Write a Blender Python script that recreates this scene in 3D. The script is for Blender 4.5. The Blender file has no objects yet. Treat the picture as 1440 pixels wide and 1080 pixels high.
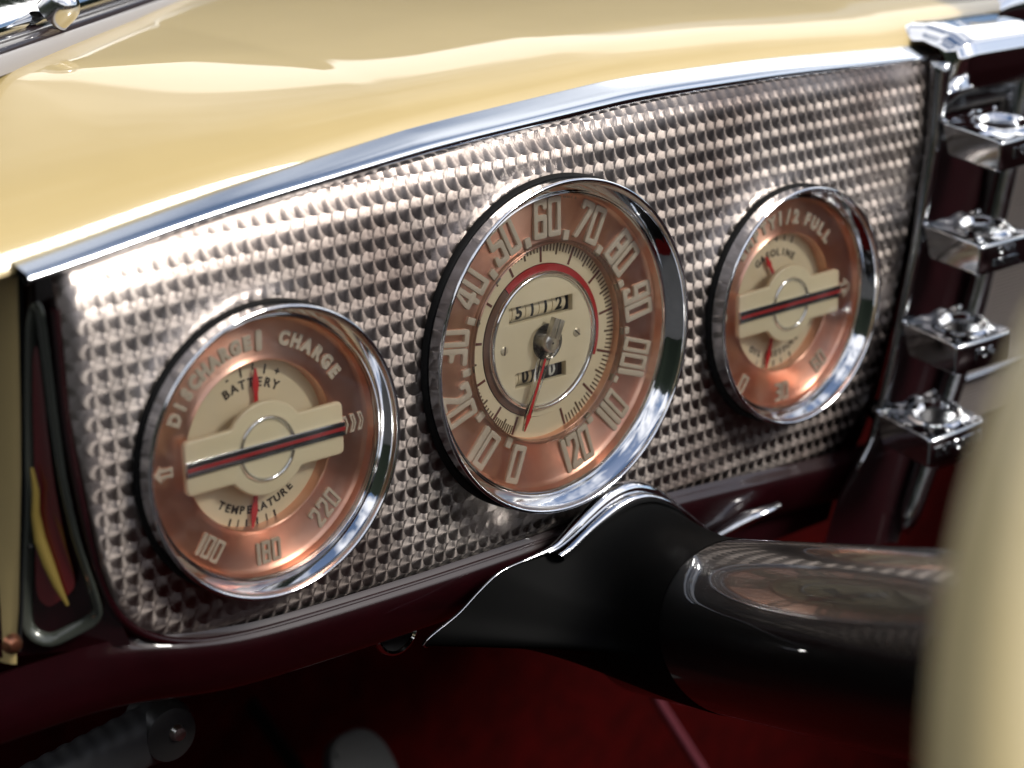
import bpy, bmesh, math, random
import numpy as np
from mathutils import Vector, Matrix
random.seed(7)
S = 0.065            # metres per big-bezel radius; all coordinates below are (x right, y up, z toward the driver) in that unit
SC = bpy.context.scene
COL = SC.collection
def W(p): return Vector((p[0]*S, -p[2]*S, p[1]*S))

# ---------------------------------------------------------------- camera, world, sun, exposure
cd = bpy.data.cameras.new('camera'); cam = bpy.data.objects.new('camera', cd); COL.objects.link(cam)
RM = [(0.74688514,-0.01928469,0.66467337),(0.20775224,0.95630827,-0.20570246),(-0.63166573,0.29172349,0.71825887)]
def dirW(a): return Vector((a[0], -a[2], a[1]))
rx, ry, rz = dirW(RM[0]), dirW(RM[1]), dirW(RM[2])
m = Matrix(((rx.x,ry.x,rz.x,0),(rx.y,ry.y,rz.y,0),(rx.z,ry.z,rz.z,0),(0,0,0,1)))
m.translation = W((-7.576,3.1651,8.0788))
cam.matrix_world = m
cd.sensor_width = 36; cd.lens = 36*2748.9/1440
cd.clip_start = 0.01; cd.clip_end = 400
cd.dof.use_dof = True; cd.dof.focus_distance = 11.35*S; cd.dof.aperture_fstop = cd.lens/1000/(0.155*S)
SC.camera = cam

SUN_EL, SUN_AZ = math.radians(38), math.radians(152)
wd = bpy.data.worlds.new('World'); SC.world = wd; wd.use_nodes = True
nt = wd.node_tree; nt.nodes.clear()
o = nt.nodes.new('ShaderNodeOutputWorld'); bg = nt.nodes.new('ShaderNodeBackground'); bg.inputs[1].default_value = 0.11
sky = nt.nodes.new('ShaderNodeTexSky'); sky.sky_type = 'NISHITA'; sky.sun_disc = False
sky.sun_elevation = SUN_EL; sky.sun_rotation = SUN_AZ
tc = nt.nodes.new('ShaderNodeTexCoord')
mp = nt.nodes.new('ShaderNodeMapping'); mp.inputs['Scale'].default_value = (1,1,2.2); mp.inputs['Location'].default_value = (.35,.2,.1)
nz = nt.nodes.new('ShaderNodeTexNoise'); nz.inputs['Scale'].default_value = 2.1; nz.inputs['Detail'].default_value = 3; nz.inputs['Roughness'].default_value = .52
cr = nt.nodes.new('ShaderNodeValToRGB'); cr.color_ramp.elements[0].position = .43; cr.color_ramp.elements[1].position = .56
mx = nt.nodes.new('ShaderNodeMix'); mx.data_type = 'RGBA'; mx.inputs[7].default_value = (11,11,11.4,1)
L = nt.links.new
L(tc.outputs['Generated'], mp.inputs[0]); L(mp.outputs[0], nz.inputs['Vector']); L(nz.outputs[0], cr.inputs[0])
def wm(op,a,b=None,c=None):
    n=nt.nodes.new('ShaderNodeMath'); n.operation=op
    for i,v in enumerate((a,b,c)):
        if v is None: continue
        if isinstance(v,(int,float)): n.inputs[i].default_value=v
        else: nt.links.new(v,n.inputs[i])
    return n.outputs[0]
sx=nt.nodes.new('ShaderNodeSeparateXYZ'); L(tc.outputs['Generated'], sx.inputs[0])
n2=nt.nodes.new('ShaderNodeTexNoise'); n2.inputs['Scale'].default_value=1.6; n2.inputs['Detail'].default_value=3; L(tc.outputs['Generated'], n2.inputs['Vector'])
ADDED_GLOW=((.62,.70),(.44,.66))      # bright sky patch added ahead right to put a highlight on the cowl
az=wm('ADD',wm('MULTIPLY',sx.outputs[0],.66),wm('MULTIPLY',sx.outputs[1],.75))
elv=wm('ADD',sx.outputs[2],wm('MULTIPLY',wm('SUBTRACT',n2.outputs[0],.5),.35))
def sst(v,a,b):
    r=nt.nodes.new('ShaderNodeMapRange'); r.interpolation_type='SMOOTHSTEP'; r.inputs[1].default_value=a; r.inputs[2].default_value=b; nt.links.new(v,r.inputs[0]); return r.outputs[0]
added_glow=wm('MULTIPLY',wm('MULTIPLY',sst(az,.35,.5),sst(elv,.32,.36)),wm('SUBTRACT',1,sst(elv,.50,.54)))
cl=nt.nodes.new('ShaderNodeMix'); cl.data_type='RGBA'; cl.inputs[6].default_value=(9.5,9.5,9.9,1); cl.inputs[7].default_value=(21,20.6,20,1)
L(added_glow,cl.inputs[0]); L(cl.outputs[2],mx.inputs[7])
L(wm('MAXIMUM',cr.outputs[0],added_glow), mx.inputs[0]); L(sky.outputs[0], mx.inputs[6]); L(mx.outputs[2], bg.inputs[0]); L(bg.outputs[0], o.inputs[0])

sl = bpy.data.lights.new('sun', 'SUN'); sl.energy = 3.3; sl.angle = math.radians(16); sl.color = (1,.965,.90)
so = bpy.data.objects.new('sun', sl); COL.objects.link(so)
sd = Vector((math.sin(SUN_AZ)*math.cos(SUN_EL), math.cos(SUN_AZ)*math.cos(SUN_EL), math.sin(SUN_EL)))
so.rotation_euler = sd.to_track_quat('Z','Y').to_euler()
vs = SC.view_settings; vs.view_transform = 'Standard'; vs.look = 'None'; vs.gamma = 1; vs.use_curve_mapping = False
vs.exposure = 0.27
SC.cycles.max_bounces = 10; SC.cycles.transparent_max_bounces = 12

# ---------------------------------------------------------------- materials
def mat(name, col, rough=.5, metal=0, coat=0, coatr=.03, bump=0, bscale=30, var=0, vscale=6, spec=.5, aniso=0, tangent=None, rvar=0):
    M = bpy.data.materials.new(name); M.use_nodes = True; t = M.node_tree; b = t.nodes['Principled BSDF']
    b.inputs['Base Color'].default_value = (*col,1); b.inputs['Roughness'].default_value = rough
    b.inputs['Metallic'].default_value = metal; b.inputs['Coat Weight'].default_value = coat
    b.inputs['Coat Roughness'].default_value = coatr; b.inputs['Specular IOR Level'].default_value = spec
    c = t.nodes.new('ShaderNodeTexCoord')
    if var or rvar:
        n = t.nodes.new('ShaderNodeTexNoise'); n.inputs['Scale'].default_value = vscale/S; n.inputs['Detail'].default_value = 5
        t.links.new(c.outputs['Object'], n.inputs['Vector'])
        if var:
            r = t.nodes.new('ShaderNodeMapRange'); r.inputs[1].default_value=.25; r.inputs[2].default_value=.75; r.inputs[3].default_value = 1-var; r.inputs[4].default_value = 1+var
            v = t.nodes.new('ShaderNodeVectorMath'); v.operation='SCALE'; v.inputs[0].default_value = col
            t.links.new(n.outputs[0], r.inputs[0]); t.links.new(r.outputs[0], v.inputs['Scale']); t.links.new(v.outputs[0], b.inputs['Base Color'])
        if rvar:
            r = t.nodes.new('ShaderNodeMapRange'); r.inputs[1].default_value=.3; r.inputs[2].default_value=.75; r.inputs[3].default_value = max(.01,rough-rvar); r.inputs[4].default_value = rough+rvar
            t.links.new(n.outputs[0], r.inputs[0]); t.links.new(r.outputs[0], b.inputs['Roughness'])
    if bump:
        n = t.nodes.new('ShaderNodeTexNoise'); n.inputs['Scale'].default_value = bscale/S; n.inputs['Detail'].default_value = 3
        p = t.nodes.new('ShaderNodeBump'); p.inputs['Strength'].default_value = bump; p.inputs['Distance'].default_value = .01*S
        t.links.new(c.outputs['Object'], n.inputs['Vector']); t.links.new(n.outputs[0], p.inputs['Height']); t.links.new(p.outputs[0], b.inputs['Normal'])
        if coat: t.links.new(p.outputs[0], b.inputs['Coat Normal'])
    return M
M_chrome = mat('chrome', (.80,.81,.83), .06, 1, bump=.05, bscale=5, rvar=.03, vscale=9)
M_darkchrome = mat('aged chrome', (.42,.43,.44), .16, 1, bump=.08, bscale=6, rvar=.06)
M_yellow = mat('yellow paint', (.465,.350,.150), .45, 0, .65, .02, spec=.3, var=.03, vscale=1.5, bump=.015, bscale=1.2)
M_maroon = mat('maroon paint', (.009,.0003,.0012), .4, 0, .7, .03, spec=.2, var=.2)
M_black = mat('black enamel', (.003,.003,.003), .35, 0, .8, .03, spec=.2, bump=.01, bscale=2)
M_crackle = mat('satin black housing paint', (.0015,.0015,.0015), .6, spec=.04)
M_rubber = mat('black rubber', (.006,.006,.006), .7, spec=.15)
M_cream = mat('cream dial enamel', (.74,.64,.43), .45, var=.05, vscale=3, bump=.02)
M_cream2 = mat('cream raised enamel', (.76,.67,.46), .38, var=.03, vscale=3)
M_num = mat('beige numeral paint', (.56,.495,.385), .5, var=.06)
M_ink = mat('dark brown ink', (.035,.022,.015), .6)
M_inkred = mat('red brown ink', (.12,.03,.018), .6)
M_minor = mat('olive brown ink', (.11,.065,.03), .6)
M_red = mat('red enamel', (.55,.012,.015), .4)
M_redarc = mat('red band paint', (.40,.02,.02), .4)
M_brownarc = mat('brown band paint', (.12,.055,.03), .4)
M_blackpaint = mat('black paint', (.008,.008,.009), .4)
M_steel = mat('brushed steel', (.66,.65,.62), .3, 1, bump=.1, bscale=60)
M_carpet = mat('red carpet', (.022,.0001,.0001), .95, spec=.05, bump=.6, bscale=25, var=.35, vscale=4)
M_leather = mat('maroon leather', (.06,.014,.015), .45, bump=.25, bscale=20)
M_wheel = mat('cream wheel plastic', (.60,.49,.26), .3, 0, .6, .06)
M_greyrub = mat('grey pedal rubber', (.035,.035,.035), .7, spec=.2, bump=.3, bscale=20)
M_grille = mat('silver grille', (.55,.52,.50), .35, 1)
M_reflection = mat('painted yellow reflection', (.20,.145,.035), .35, .5)  # colour of the yellow reflection on the left end trim
M_ground = mat('asphalt ground', (.04,.04,.04), .95, spec=.1, var=.15, vscale=.05)
M_screw = mat('cream lacquered screw', (.62,.55,.40), .3, .4)
M_white = mat('white drum digits', (.6,.6,.55), .5)

def math_node(t, op, a, b=None, c=None):
    n = t.nodes.new('ShaderNodeMath'); n.operation = op
    for i, v in enumerate((a, b, c)):
        if v is None: continue
        if isinstance(v, (int, float)): n.inputs[i].default_value = v
        else: t.links.new(v, n.inputs[i])
    return n.outputs[0]
def engine_turned():
    M = bpy.data.materials.new('engine turned metal'); M.use_nodes = True; t = M.node_tree; b = t.nodes['Principled BSDF']
    mn = lambda op, a, b=None, c=None: math_node(t, op, a, b, c)
    tcn = t.nodes.new('ShaderNodeTexCoord'); sp = t.nodes.new('ShaderNodeSeparateXYZ'); t.links.new(tcn.outputs['Object'], sp.inputs[0])
    wob = t.nodes.new('ShaderNodeTexNoise'); wob.inputs['Scale'].default_value = 1.3/S; t.links.new(tcn.outputs['Object'], wob.inputs['Vector'])
    x = mn('ADD', mn('MULTIPLY', sp.outputs[0], 1/S), mn('MULTIPLY', wob.outputs[0], .03))
    y = mn('ADD', mn('MULTIPLY', sp.outputs[2], 1/S), mn('MULTIPLY', wob.outputs[0], .02))
    PX, PY, R = .087, .124, .078
    def cell(jy):                      # jy: row index; returns dx, dy, covered
        off = 0
        dy = mn('SUBTRACT', y, mn('MULTIPLY', jy, PY))
        w = mn('SQRT', mn('MAXIMUM', mn('SUBTRACT', R*R, mn('MULTIPLY', dy, dy)), 0))
        i = mn('FLOOR', mn('DIVIDE', mn('ADD', x, w), PX))
        dx = mn('SUBTRACT', x, mn('MULTIPLY', i, PX))
        cov = mn('LESS_THAN', dx, w)
        return dx, dy, cov, i
    jf = mn('FLOOR', mn('DIVIDE', y, PY))
    up = mn('ADD', jf, 1)              # upper row covers the row under it
    dx1, dy1, c1, i1 = cell(up); dx0, dy0, c0, i0 = cell(jf)
    def sel(a, b2): return mn('ADD', mn('MULTIPLY', a, c1), mn('MULTIPLY', b2, mn('SUBTRACT', 1, c1)))
    dx, dy, ii, jj = sel(dx1, dx0), sel(dy1, dy0), sel(i1, i0), sel(up, jf)
    cid = t.nodes.new('ShaderNodeCombineXYZ'); t.links.new(ii, cid.inputs[0]); t.links.new(jj, cid.inputs[1])
    wn = t.nodes.new('ShaderNodeTexWhiteNoise'); wn.noise_dimensions = '3D'; t.links.new(cid.outputs[0], wn.inputs['Vector'])
    rad = mn('SQRT', mn('ADD', mn('ADD', mn('MULTIPLY', dx, dx), mn('MULTIPLY', dy, dy)), 1e-6))
    tv = t.nodes.new('ShaderNodeCombineXYZ'); t.links.new(mn('DIVIDE', mn('MULTIPLY', dx, dy), mn('MULTIPLY', rad, rad)), tv.inputs[0]); tv.inputs[2].default_value = 1; tv.inputs[1].default_value = 0
    t.links.new(tv.outputs[0], b.inputs['Tangent'])
    # fine circular scratches, broken up by noise
    cv = t.nodes.new('ShaderNodeCombineXYZ'); t.links.new(mn('MULTIPLY', rad, 170), cv.inputs[0]); t.links.new(mn('MULTIPLY', wn.outputs[0], 50), cv.inputs[1])
    t.links.new(mn('MULTIPLY', mn('ARCTAN2', dy, dx), 1.2), cv.inputs[2])
    sn = t.nodes.new('ShaderNodeTexNoise'); sn.inputs['Scale'].default_value = 1; sn.inputs['Detail'].default_value = 3; t.links.new(cv.outputs[0], sn.inputs['Vector'])
    bp = t.nodes.new('ShaderNodeBump'); bp.inputs['Strength'].default_value = .5; bp.inputs['Distance'].default_value = .0016*S
    # each spot is faintly dished and steps over its neighbour
    h = mn('ADD', mn('MULTIPLY', sn.outputs[0], 1.3), mn('ADD', mn('MULTIPLY', mn('MULTIPLY', dy, dy), -1050), mn('MULTIPLY', mn('MULTIPLY', mn('ABSOLUTE', mn('ADD', dx, .0345)), dy), 1600)))
    t.links.new(h, bp.inputs['Height']); t.links.new(bp.outputs[0], b.inputs['Normal'])
    # tarnish
    tn = t.nodes.new('ShaderNodeTexNoise'); tn.inputs['Scale'].default_value = .9/S; tn.inputs['Detail'].default_value = 6; t.links.new(tcn.outputs['Object'], tn.inputs['Vector'])
    rp = t.nodes.new('ShaderNodeValToRGB'); rp.color_ramp.elements[0].position=.38; rp.color_ramp.elements[0].color=(.24,.195,.175,1); rp.color_ramp.elements[1].position=.6; rp.color_ramp.elements[1].color=(.42,.37,.34,1)
    t.links.new(tn.outputs[0], rp.inputs[0])
    vm = t.nodes.new('ShaderNodeVectorMath'); vm.operation='SCALE'; t.links.new(rp.outputs[0], vm.inputs[0]); t.links.new(mn('ADD', mn('ADD', mn('MULTIPLY', sn.outputs[0], .5), mn('MULTIPLY', wn.outputs[0], .12)), .66), vm.inputs['Scale'])
    t.links.new(vm.outputs[0], b.inputs['Base Color'])
    b.inputs['Metallic'].default_value = 1; b.inputs['Anisotropic'].default_value = .88
    t.links.new(mn('ADD', mn('MULTIPLY', wn.outputs[0], .08), .36), b.inputs['Roughness'])
    return M
M_panel = engine_turned()
def brushed_ring():
    M = bpy.data.materials.new('spun copper'); M.use_nodes = True; t = M.node_tree; b = t.nodes['Principled BSDF']
    mn = lambda op, a, b=None, c=None: math_node(t, op, a, b, c)
    tcn = t.nodes.new('ShaderNodeTexCoord'); sp = t.nodes.new('ShaderNodeSeparateXYZ'); t.links.new(tcn.outputs['Object'], sp.inputs[0])
    x, y = mn('MULTIPLY', sp.outputs[0], 1/S), mn('MULTIPLY', sp.outputs[2], 1/S)
    rad = mn('SQRT', mn('ADD', mn('ADD', mn('MULTIPLY', x, x), mn('MULTIPLY', y, y)), 1e-6))
    tv = t.nodes.new('ShaderNodeCombineXYZ'); t.links.new(mn('DIVIDE', x, rad), tv.inputs[0]); t.links.new(mn('DIVIDE', y, rad), tv.inputs[2])
    t.links.new(tv.outputs[0], b.inputs['Tangent'])
    cv = t.nodes.new('ShaderNodeCombineXYZ'); t.links.new(mn('MULTIPLY', rad, 160), cv.inputs[0]); t.links.new(mn('MULTIPLY', mn('ARCTAN2', y, x), 3), cv.inputs[1])
    sn = t.nodes.new('ShaderNodeTexNoise'); sn.inputs['Scale'].default_value = 1; sn.inputs['Detail'].default_value = 4; t.links.new(cv.outputs[0], sn.inputs['Vector'])
    bp = t.nodes.new('ShaderNodeBump'); bp.inputs['Strength'].default_value = .25; bp.inputs['Distance'].default_value = .001*S
    t.links.new(sn.outputs[0], bp.inputs['Height']); t.links.new(bp.outputs[0], b.inputs['Normal'])
    tn = t.nodes.new('ShaderNodeTexNoise'); tn.inputs['Scale'].default_value = 4/S; tn.inputs['Detail'].default_value = 5; t.links.new(tcn.outputs['Object'], tn.inputs['Vector'])
    rp = t.nodes.new('ShaderNodeValToRGB'); rp.color_ramp.elements[0].position=.35; rp.color_ramp.elements[0].color=(.84,.46,.335,1); rp.color_ramp.elements[1].position=.65; rp.color_ramp.elements[1].color=(.95,.60,.46,1)
    t.links.new(tn.outputs[0], rp.inputs[0]); t.links.new(rp.outputs[0], b.inputs['Base Color'])
    b.inputs['Metallic'].default_value = 1; b.inputs['Anisotropic'].default_value = .88; b.inputs['Roughness'].default_value = .33
    return M
M_copper = brushed_ring()
M_copperedge = mat('copper edge', (.62,.26,.15), .3, 1)
def clear(name, tint, r0=.04, rough=.01):
    M = bpy.data.materials.new(name); M.use_nodes = True; t = M.node_tree; t.nodes.clear()
    out = t.nodes.new('ShaderNodeOutputMaterial'); tr = t.nodes.new('ShaderNodeBsdfTransparent'); gl = t.nodes.new('ShaderNodeBsdfGlossy')
    tr.inputs[0].default_value = (*tint,1); gl.inputs['Roughness'].default_value = rough; gl.inputs[0].default_value=(1,1,1,1)
    fr = t.nodes.new('ShaderNodeFresnel'); fr.inputs[0].default_value = 1.45
    mxs = t.nodes.new('ShaderNodeMixShader'); t.links.new(fr.outputs[0], mxs.inputs[0]); t.links.new(tr.outputs[0], mxs.inputs[1]); t.links.new(gl.outputs[0], mxs.inputs[2]); t.links.new(mxs.outputs[0], out.inputs[0])
    return M
M_glass = clear('gauge glass', (.97,.97,.96))
t_=M_glass.node_tree; _mx=[n for n in t_.nodes if n.type=='MIX_SHADER'][0]; _o=[n for n in t_.nodes if n.type=='OUTPUT_MATERIAL'][0]
_d=t_.nodes.new('ShaderNodeBsdfDiffuse'); _m2=t_.nodes.new('ShaderNodeMixShader'); _n=t_.nodes.new('ShaderNodeTexNoise'); _c=t_.nodes.new('ShaderNodeTexCoord'); _r=t_.nodes.new('ShaderNodeMapRange')
_n.inputs['Scale'].default_value=5/S; _n.inputs['Detail'].default_value=8; _r.inputs[1].default_value=.45; _r.inputs[2].default_value=.8; _r.inputs[3].default_value=.006; _r.inputs[4].default_value=.035
t_.links.new(_c.outputs['Object'],_n.inputs['Vector']); t_.links.new(_n.outputs[0],_r.inputs[0]); t_.links.new(_r.outputs[0],_m2.inputs[0]); t_.links.new(_mx.outputs[0],_m2.inputs[1]); t_.links.new(_d.outputs[0],_m2.inputs[2]); t_.links.new(_m2.outputs[0],_o.inputs[0])
M_plastic = clear('clear plastic', (.80,.78,.74), rough=.08)

# ---------------------------------------------------------------- mesh helpers
class G:
    def __init__(s): s.v=[]; s.f=[]
    def add(s, v, f):
        o = len(s.v); s.v += [tuple(map(float,p)) for p in v]; s.f += [tuple(i+o for i in q) for q in f]; return s
    def grid(s, fn, us, vs, closeu=False, closev=False, skip=None):
        us=list(us); vs=list(vs); o=len(s.v); nv=len(vs)
        s.v += [tuple(map(float,fn(u,v))) for u in us for v in vs]
        for i in range(len(us) - (0 if closeu else 1)):
            for j in range(nv - (0 if closev else 1)):
                a=i*nv+j; b2=((i+1)%len(us))*nv+j; c=((i+1)%len(us))*nv+(j+1)%nv; d=i*nv+(j+1)%nv
                if skip and skip(*[sum(s.v[o+k][q] for k in (a,b2,c,d))/4 for q in range(3)]): continue
                s.f.append((o+a,o+b2,o+c,o+d))
        return s
    def lathe(s, prof, c=(0,0,0), n=96, a0=0, a1=None):
        full = a1 is None
        an = [2*math.pi*i/n for i in range(n)] if full else [a0+(a1-a0)*i/n for i in range(n+1)]
        return s.grid(lambda a,p: (c[0]+p[0]*math.sin(a), c[1]+p[0]*math.cos(a), c[2]+p[1]), an, prof, closeu=full)
    def tube(s, path, rad, n=20, cap=True, sq=1.0):
        path=[Vector(p) for p in path]; rad = rad if isinstance(rad,(list,tuple)) else [rad]*len(path)
        up=None; rings=[]
        for i,p in enumerate(path):
            d=(path[min(i+1,len(path)-1)]-path[max(i-1,0)]).normalized()
            if up is None: up = Vector((0,1,0)) if abs(d.y)<.9 else Vector((0,0,1))
            sx=d.cross(up).normalized(); up=sx.cross(d).normalized()
            rings.append([p+sx*math.cos(2*math.pi*k/n)*rad[i]+up*math.sin(2*math.pi*k/n)*rad[i]*sq for k in range(n)])
        o=len(s.v)
        for r in rings: s.v += [tuple(q) for q in r]
        for i in range(len(rings)-1):
            for k in range(n): s.f.append((o+i*n+k, o+i*n+(k+1)%n, o+(i+1)*n+(k+1)%n, o+(i+1)*n+k))
        if cap: s.f.append(tuple(o+k for k in range(n))[::-1]); s.f.append(tuple(o+(len(rings)-1)*n+k for k in range(n)))
        return s
    def box(s, a, b2):
        (x0,y0,z0),(x1,y1,z1)=a,b2
        return s.add([(x0,y0,z0),(x1,y0,z0),(x1,y1,z0),(x0,y1,z0),(x0,y0,z1),(x1,y0,z1),(x1,y1,z1),(x0,y1,z1)],
                     [(0,3,2,1),(4,5,6,7),(0,1,5,4),(1,2,6,5),(2,3,7,6),(3,0,4,7)])
    def xf(s, fn): s.v=[tuple(map(float,fn(*p))) for p in s.v]; return s
def obj(name, g, m, parent=None, org=(0,0,0), smooth=True, bev=0, label=None, angle=40, fix=True):
    """one mesh; g in absolute R-units; org = origin of its thing"""
    me = bpy.data.meshes.new(name); O=W(org)
    me.from_pydata([W(p)-O for p in g.v], [], g.f); me.validate()
    bm=bmesh.new(); bm.from_mesh(me)
    bmesh.ops.remove_doubles(bm, verts=bm.verts, dist=1e-7)
    if bev: bmesh.ops.bevel(bm, geom=[e for e in bm.edges if len(e.link_faces)==2 and e.calc_face_angle(0)>.5], offset=bev*S, segments=3, profile=.6, affect='EDGES', clamp_overlap=True)
    if fix: bmesh.ops.recalc_face_normals(bm, faces=bm.faces)
    bm.to_mesh(me); bm.free()
    if smooth:
        for p in me.polygons: p.use_smooth=True
        me.set_sharp_from_angle(angle=math.radians(angle))
    me.materials.append(m)
    ob = bpy.data.objects.new(name, me); COL.objects.link(ob)
    if parent: ob.parent = parent
    else: ob.location = O
    if label: ob['label']=label
    return ob
def tag(ob, label=None, cat=None, group=None, kind=None):
    if label: ob['label']=label
    if cat: ob['category']=cat
    if group: ob['group']=group
    if kind: ob['kind']=kind
    return ob
def thing(name, org, label, cat, group=None):
    e = bpy.data.objects.new(name, None); COL.objects.link(e); e.location = W(org); e.empty_display_size=.02
    return tag(e, label, cat, group)
def eval_mesh(cu):
    ob = bpy.data.objects.new('tmp', cu); COL.objects.link(ob)
    dg = bpy.context.evaluated_depsgraph_get(); ev = ob.evaluated_get(dg); me = ev.to_mesh()
    v=[tuple(p.co) for p in me.vertices]; f=[tuple(p.vertices) for p in me.polygons]
    ev.to_mesh_clear(); bpy.data.objects.remove(ob); bpy.data.curves.remove(cu)
    return v,f
def poly2d(loops, ext, bev=0, res=2):
    cu = bpy.data.curves.new('p','CURVE'); cu.dimensions='2D'; cu.fill_mode='BOTH'; cu.extrude=ext; cu.bevel_depth=bev; cu.bevel_resolution=res; cu.offset=-bev
    for lp in loops:
        sp=cu.splines.new('POLY'); sp.points.add(len(lp)-1)
        for i,p in enumerate(lp): sp.points[i].co=(p[0],p[1],0,1)
        sp.use_cyclic_u=True
    return eval_mesh(cu)
def text2d(s, size, ext=.002, off=0, bev=0, sx=1):
    cu = bpy.data.curves.new('t','FONT'); cu.body=s; cu.size=size; cu.extrude=ext; cu.offset=off; cu.bevel_depth=bev
    cu.align_x='CENTER'; cu.align_y='CENTER'; cu.resolution_u=3
    v,f=eval_mesh(cu); return [(p[0]*sx,p[1],p[2]) for p in v],f
def slice_y(vf, step):
    bm=bmesh.new(); vs_=[bm.verts.new(p) for p in vf[0]]
    for q in vf[1]:
        try: bm.faces.new([vs_[i] for i in q])
        except ValueError: pass
    for k in range(-8,9): bmesh.ops.bisect_plane(bm, geom=bm.verts[:]+bm.edges[:]+bm.faces[:], plane_co=(0,k*step,0), plane_no=(0,1,0))
    bm.verts.index_update(); out=([tuple(v.co) for v in bm.verts],[tuple(v.index for v in f.verts) for f in bm.faces]); bm.free(); return out
def place2d(vf, c, ang=0, z=0):
    """put flat glyph mesh at c=(x,y), turned clockwise by ang"""
    v,f=vf; ca,sa=math.cos(-ang),math.sin(-ang)
    return [(c[0]+p[0]*ca-p[1]*sa, c[1]+p[0]*sa+p[1]*ca, z+p[2]) for p in v], f
def rnd(pts, d, n=3):
    out=[]; N=len(pts)
    for i in range(N):
        a,b2,c=(Vector(pts[i-1]),Vector(pts[i]),Vector(pts[(i+1)%N]))
        d1=min(d,(a-b2).length*.45); d2=min(d,(c-b2).length*.45)
        p=b2+(a-b2).normalized()*d1; q=b2+(c-b2).normalized()*d2
        for k in range(n+1):
            t=k/n; out.append(tuple(p*(1-t)**2+b2*2*t*(1-t)+q*t*t))
    return out
def circ(r, n=64, c=(0,0)): return [(c[0]+r*math.cos(2*math.pi*i/n), c[1]+r*math.sin(2*math.pi*i/n)) for i in range(n)]
def rect(x0,y0,x1,y1): return [(x0,y0),(x1,y0),(x1,y1),(x0,y1)]
def lerpt(tab, x):
    xs=[p[0] for p in tab]; return [float(np.interp(x, xs, [p[k] for p in tab])) for k in range(1,len(tab[0]))]
def smooth_tab(tab, n=80, it=30):
    """dense, relaxed copy of a table so curves have no kinks"""
    x0,x1=tab[0][0],tab[-1][0]; xs=[x0+(x1-x0)*i/n for i in range(n+1)]
    A=np.array([[x]+lerpt(tab,x) for x in xs])
    for _ in range(it): A[1:-1,1:]=(A[:-2,1:]+2*A[1:-1,1:]+A[2:,1:])/4
    return [tuple(r) for r in A]

# ---------------------------------------------------------------- setting
def plane_obj(name, pts, m, label, n=1):
    g=G(); g.add(pts,[(0,1,2,3)]); return tag(obj(name,g,m,org=pts[0],smooth=False), label, kind='structure')
plane_obj('ground', [(-900,-20,-900),(900,-20,-900),(900,-20,900),(-900,-20,900)], M_ground, None)
# car floor and toe board: one carpeted sheet with a rounded bend
prof=[(16,-9.2)]+[(-5.0+1.5*(1-math.sin(a)),-9.2+1.5*(1-math.cos(a))) for a in np.linspace(0,math.pi/2,9)]+[(-5.2,-3),(-5.3,1.2)]
g=G(); g.grid(lambda x,p:(x,p[1],p[0]), np.linspace(-5.2,16,30), prof)
tag(obj('floor',g,M_carpet,org=(0,-9.2,0)), kind='structure')

# ---------------------------------------------------------------- dashboard
DO=(0,0,-.15)
dash = thing('dashboard', DO, 'car dashboard with engine-turned metal panel, chrome strip and yellow painted top', 'dashboard')
YT = smooth_tab([(-3.9,.90),(-3.33,.950),(-3.08,.985),(-2.25,1.106),(-.74,1.235),(.83,1.320),(2.13,1.317),(3.9,1.27)],100,14)
YB = [(-3.175,.2),(-3.160,-.10),(-3.13,-.33),(-3.09,-.55),(-3.035,-.74),(-2.965,-.88),(-2.85,-1.00),(-2.68,-1.10),(-2.465,-1.17),(-2.15,-1.215),(-1.665,-1.24),(-1.0,-1.262),(-.45,-1.27),(1.0,-1.29),(1.86,-1.36),(2.76,-1.44),(3.8,-1.52)]
XR = [(-1.6,2.75),(-1.41,2.92),(-1.05,3.13),(-.34,3.27),(.5,3.49),(.94,3.58),(1.4,3.62)]
def yt(x): return lerpt(YT,x)[0]
def yb(x): return lerpt(YB,x)[0]
def xr(y): return lerpt(XR,y)[0]
def zpanel(x,y):
    t=yt(x)+.03; w=.40-.22*min(1,max(0,(x+3.3)/4.5)); z=-.15-.14*max(0,-.25-y)**2
    if y>t-w: z-= .33*w*((y-t+w)/w)**2
    b2=yb(x)
    if y<b2+.10: z-= .05*((b2+.10-y)/.10)**2
    if x<-3.175+.08: z-=.06*((-3.095-x)/.08)**2
    return z
GA=[(0,0,1.0),(-2.0862,-.15,.79),(2.1221,-.15,.79)]
def pfn(u,t):
    x0=-3.175+u*6.78
    y=yb(x0)+(yt(x0)+.03-yb(x0))*t
    x=-3.175+(xr(y)+3.175)*u
    return (x,y,zpanel(x0,y))
us=list(np.concatenate([np.linspace(0,.12,26)[:-1],np.linspace(.12,1,300)])); g=G()
g.grid(pfn, us, np.linspace(0,1,130), skip=lambda x,y,z: any((x-a)**2+(y-b2)**2<(r*.945)**2 for a,b2,r in GA))
pn=obj('instrument_panel', g, M_panel, dash, DO, angle=180); pn['label']='engine-turned metal panel with rows of overlapping brushed spots'
# painted bead round the left end and bottom of the panel
path=[(-3.185,.80,-.24),(-3.187,.2,-.235)]+[(x-.008,y-.012,-.205-.06*max(0,-.3-y)) for x,y in YB[1:]][:-1]
P=[Vector(p) for p in path]; dense=[]
for i in range(len(P)-1):
    for k in range(8): dense.append(P[i].lerp(P[i+1],k/8))
for _ in range(12): dense=[dense[0]]+[(dense[i-1]+dense[i]*2+dense[i+1])/4 for i in range(1,len(dense)-1)]+[dense[-1]]
obj('edge_bead', G().tube(dense,.024,12), M_maroon, dash, DO)
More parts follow.
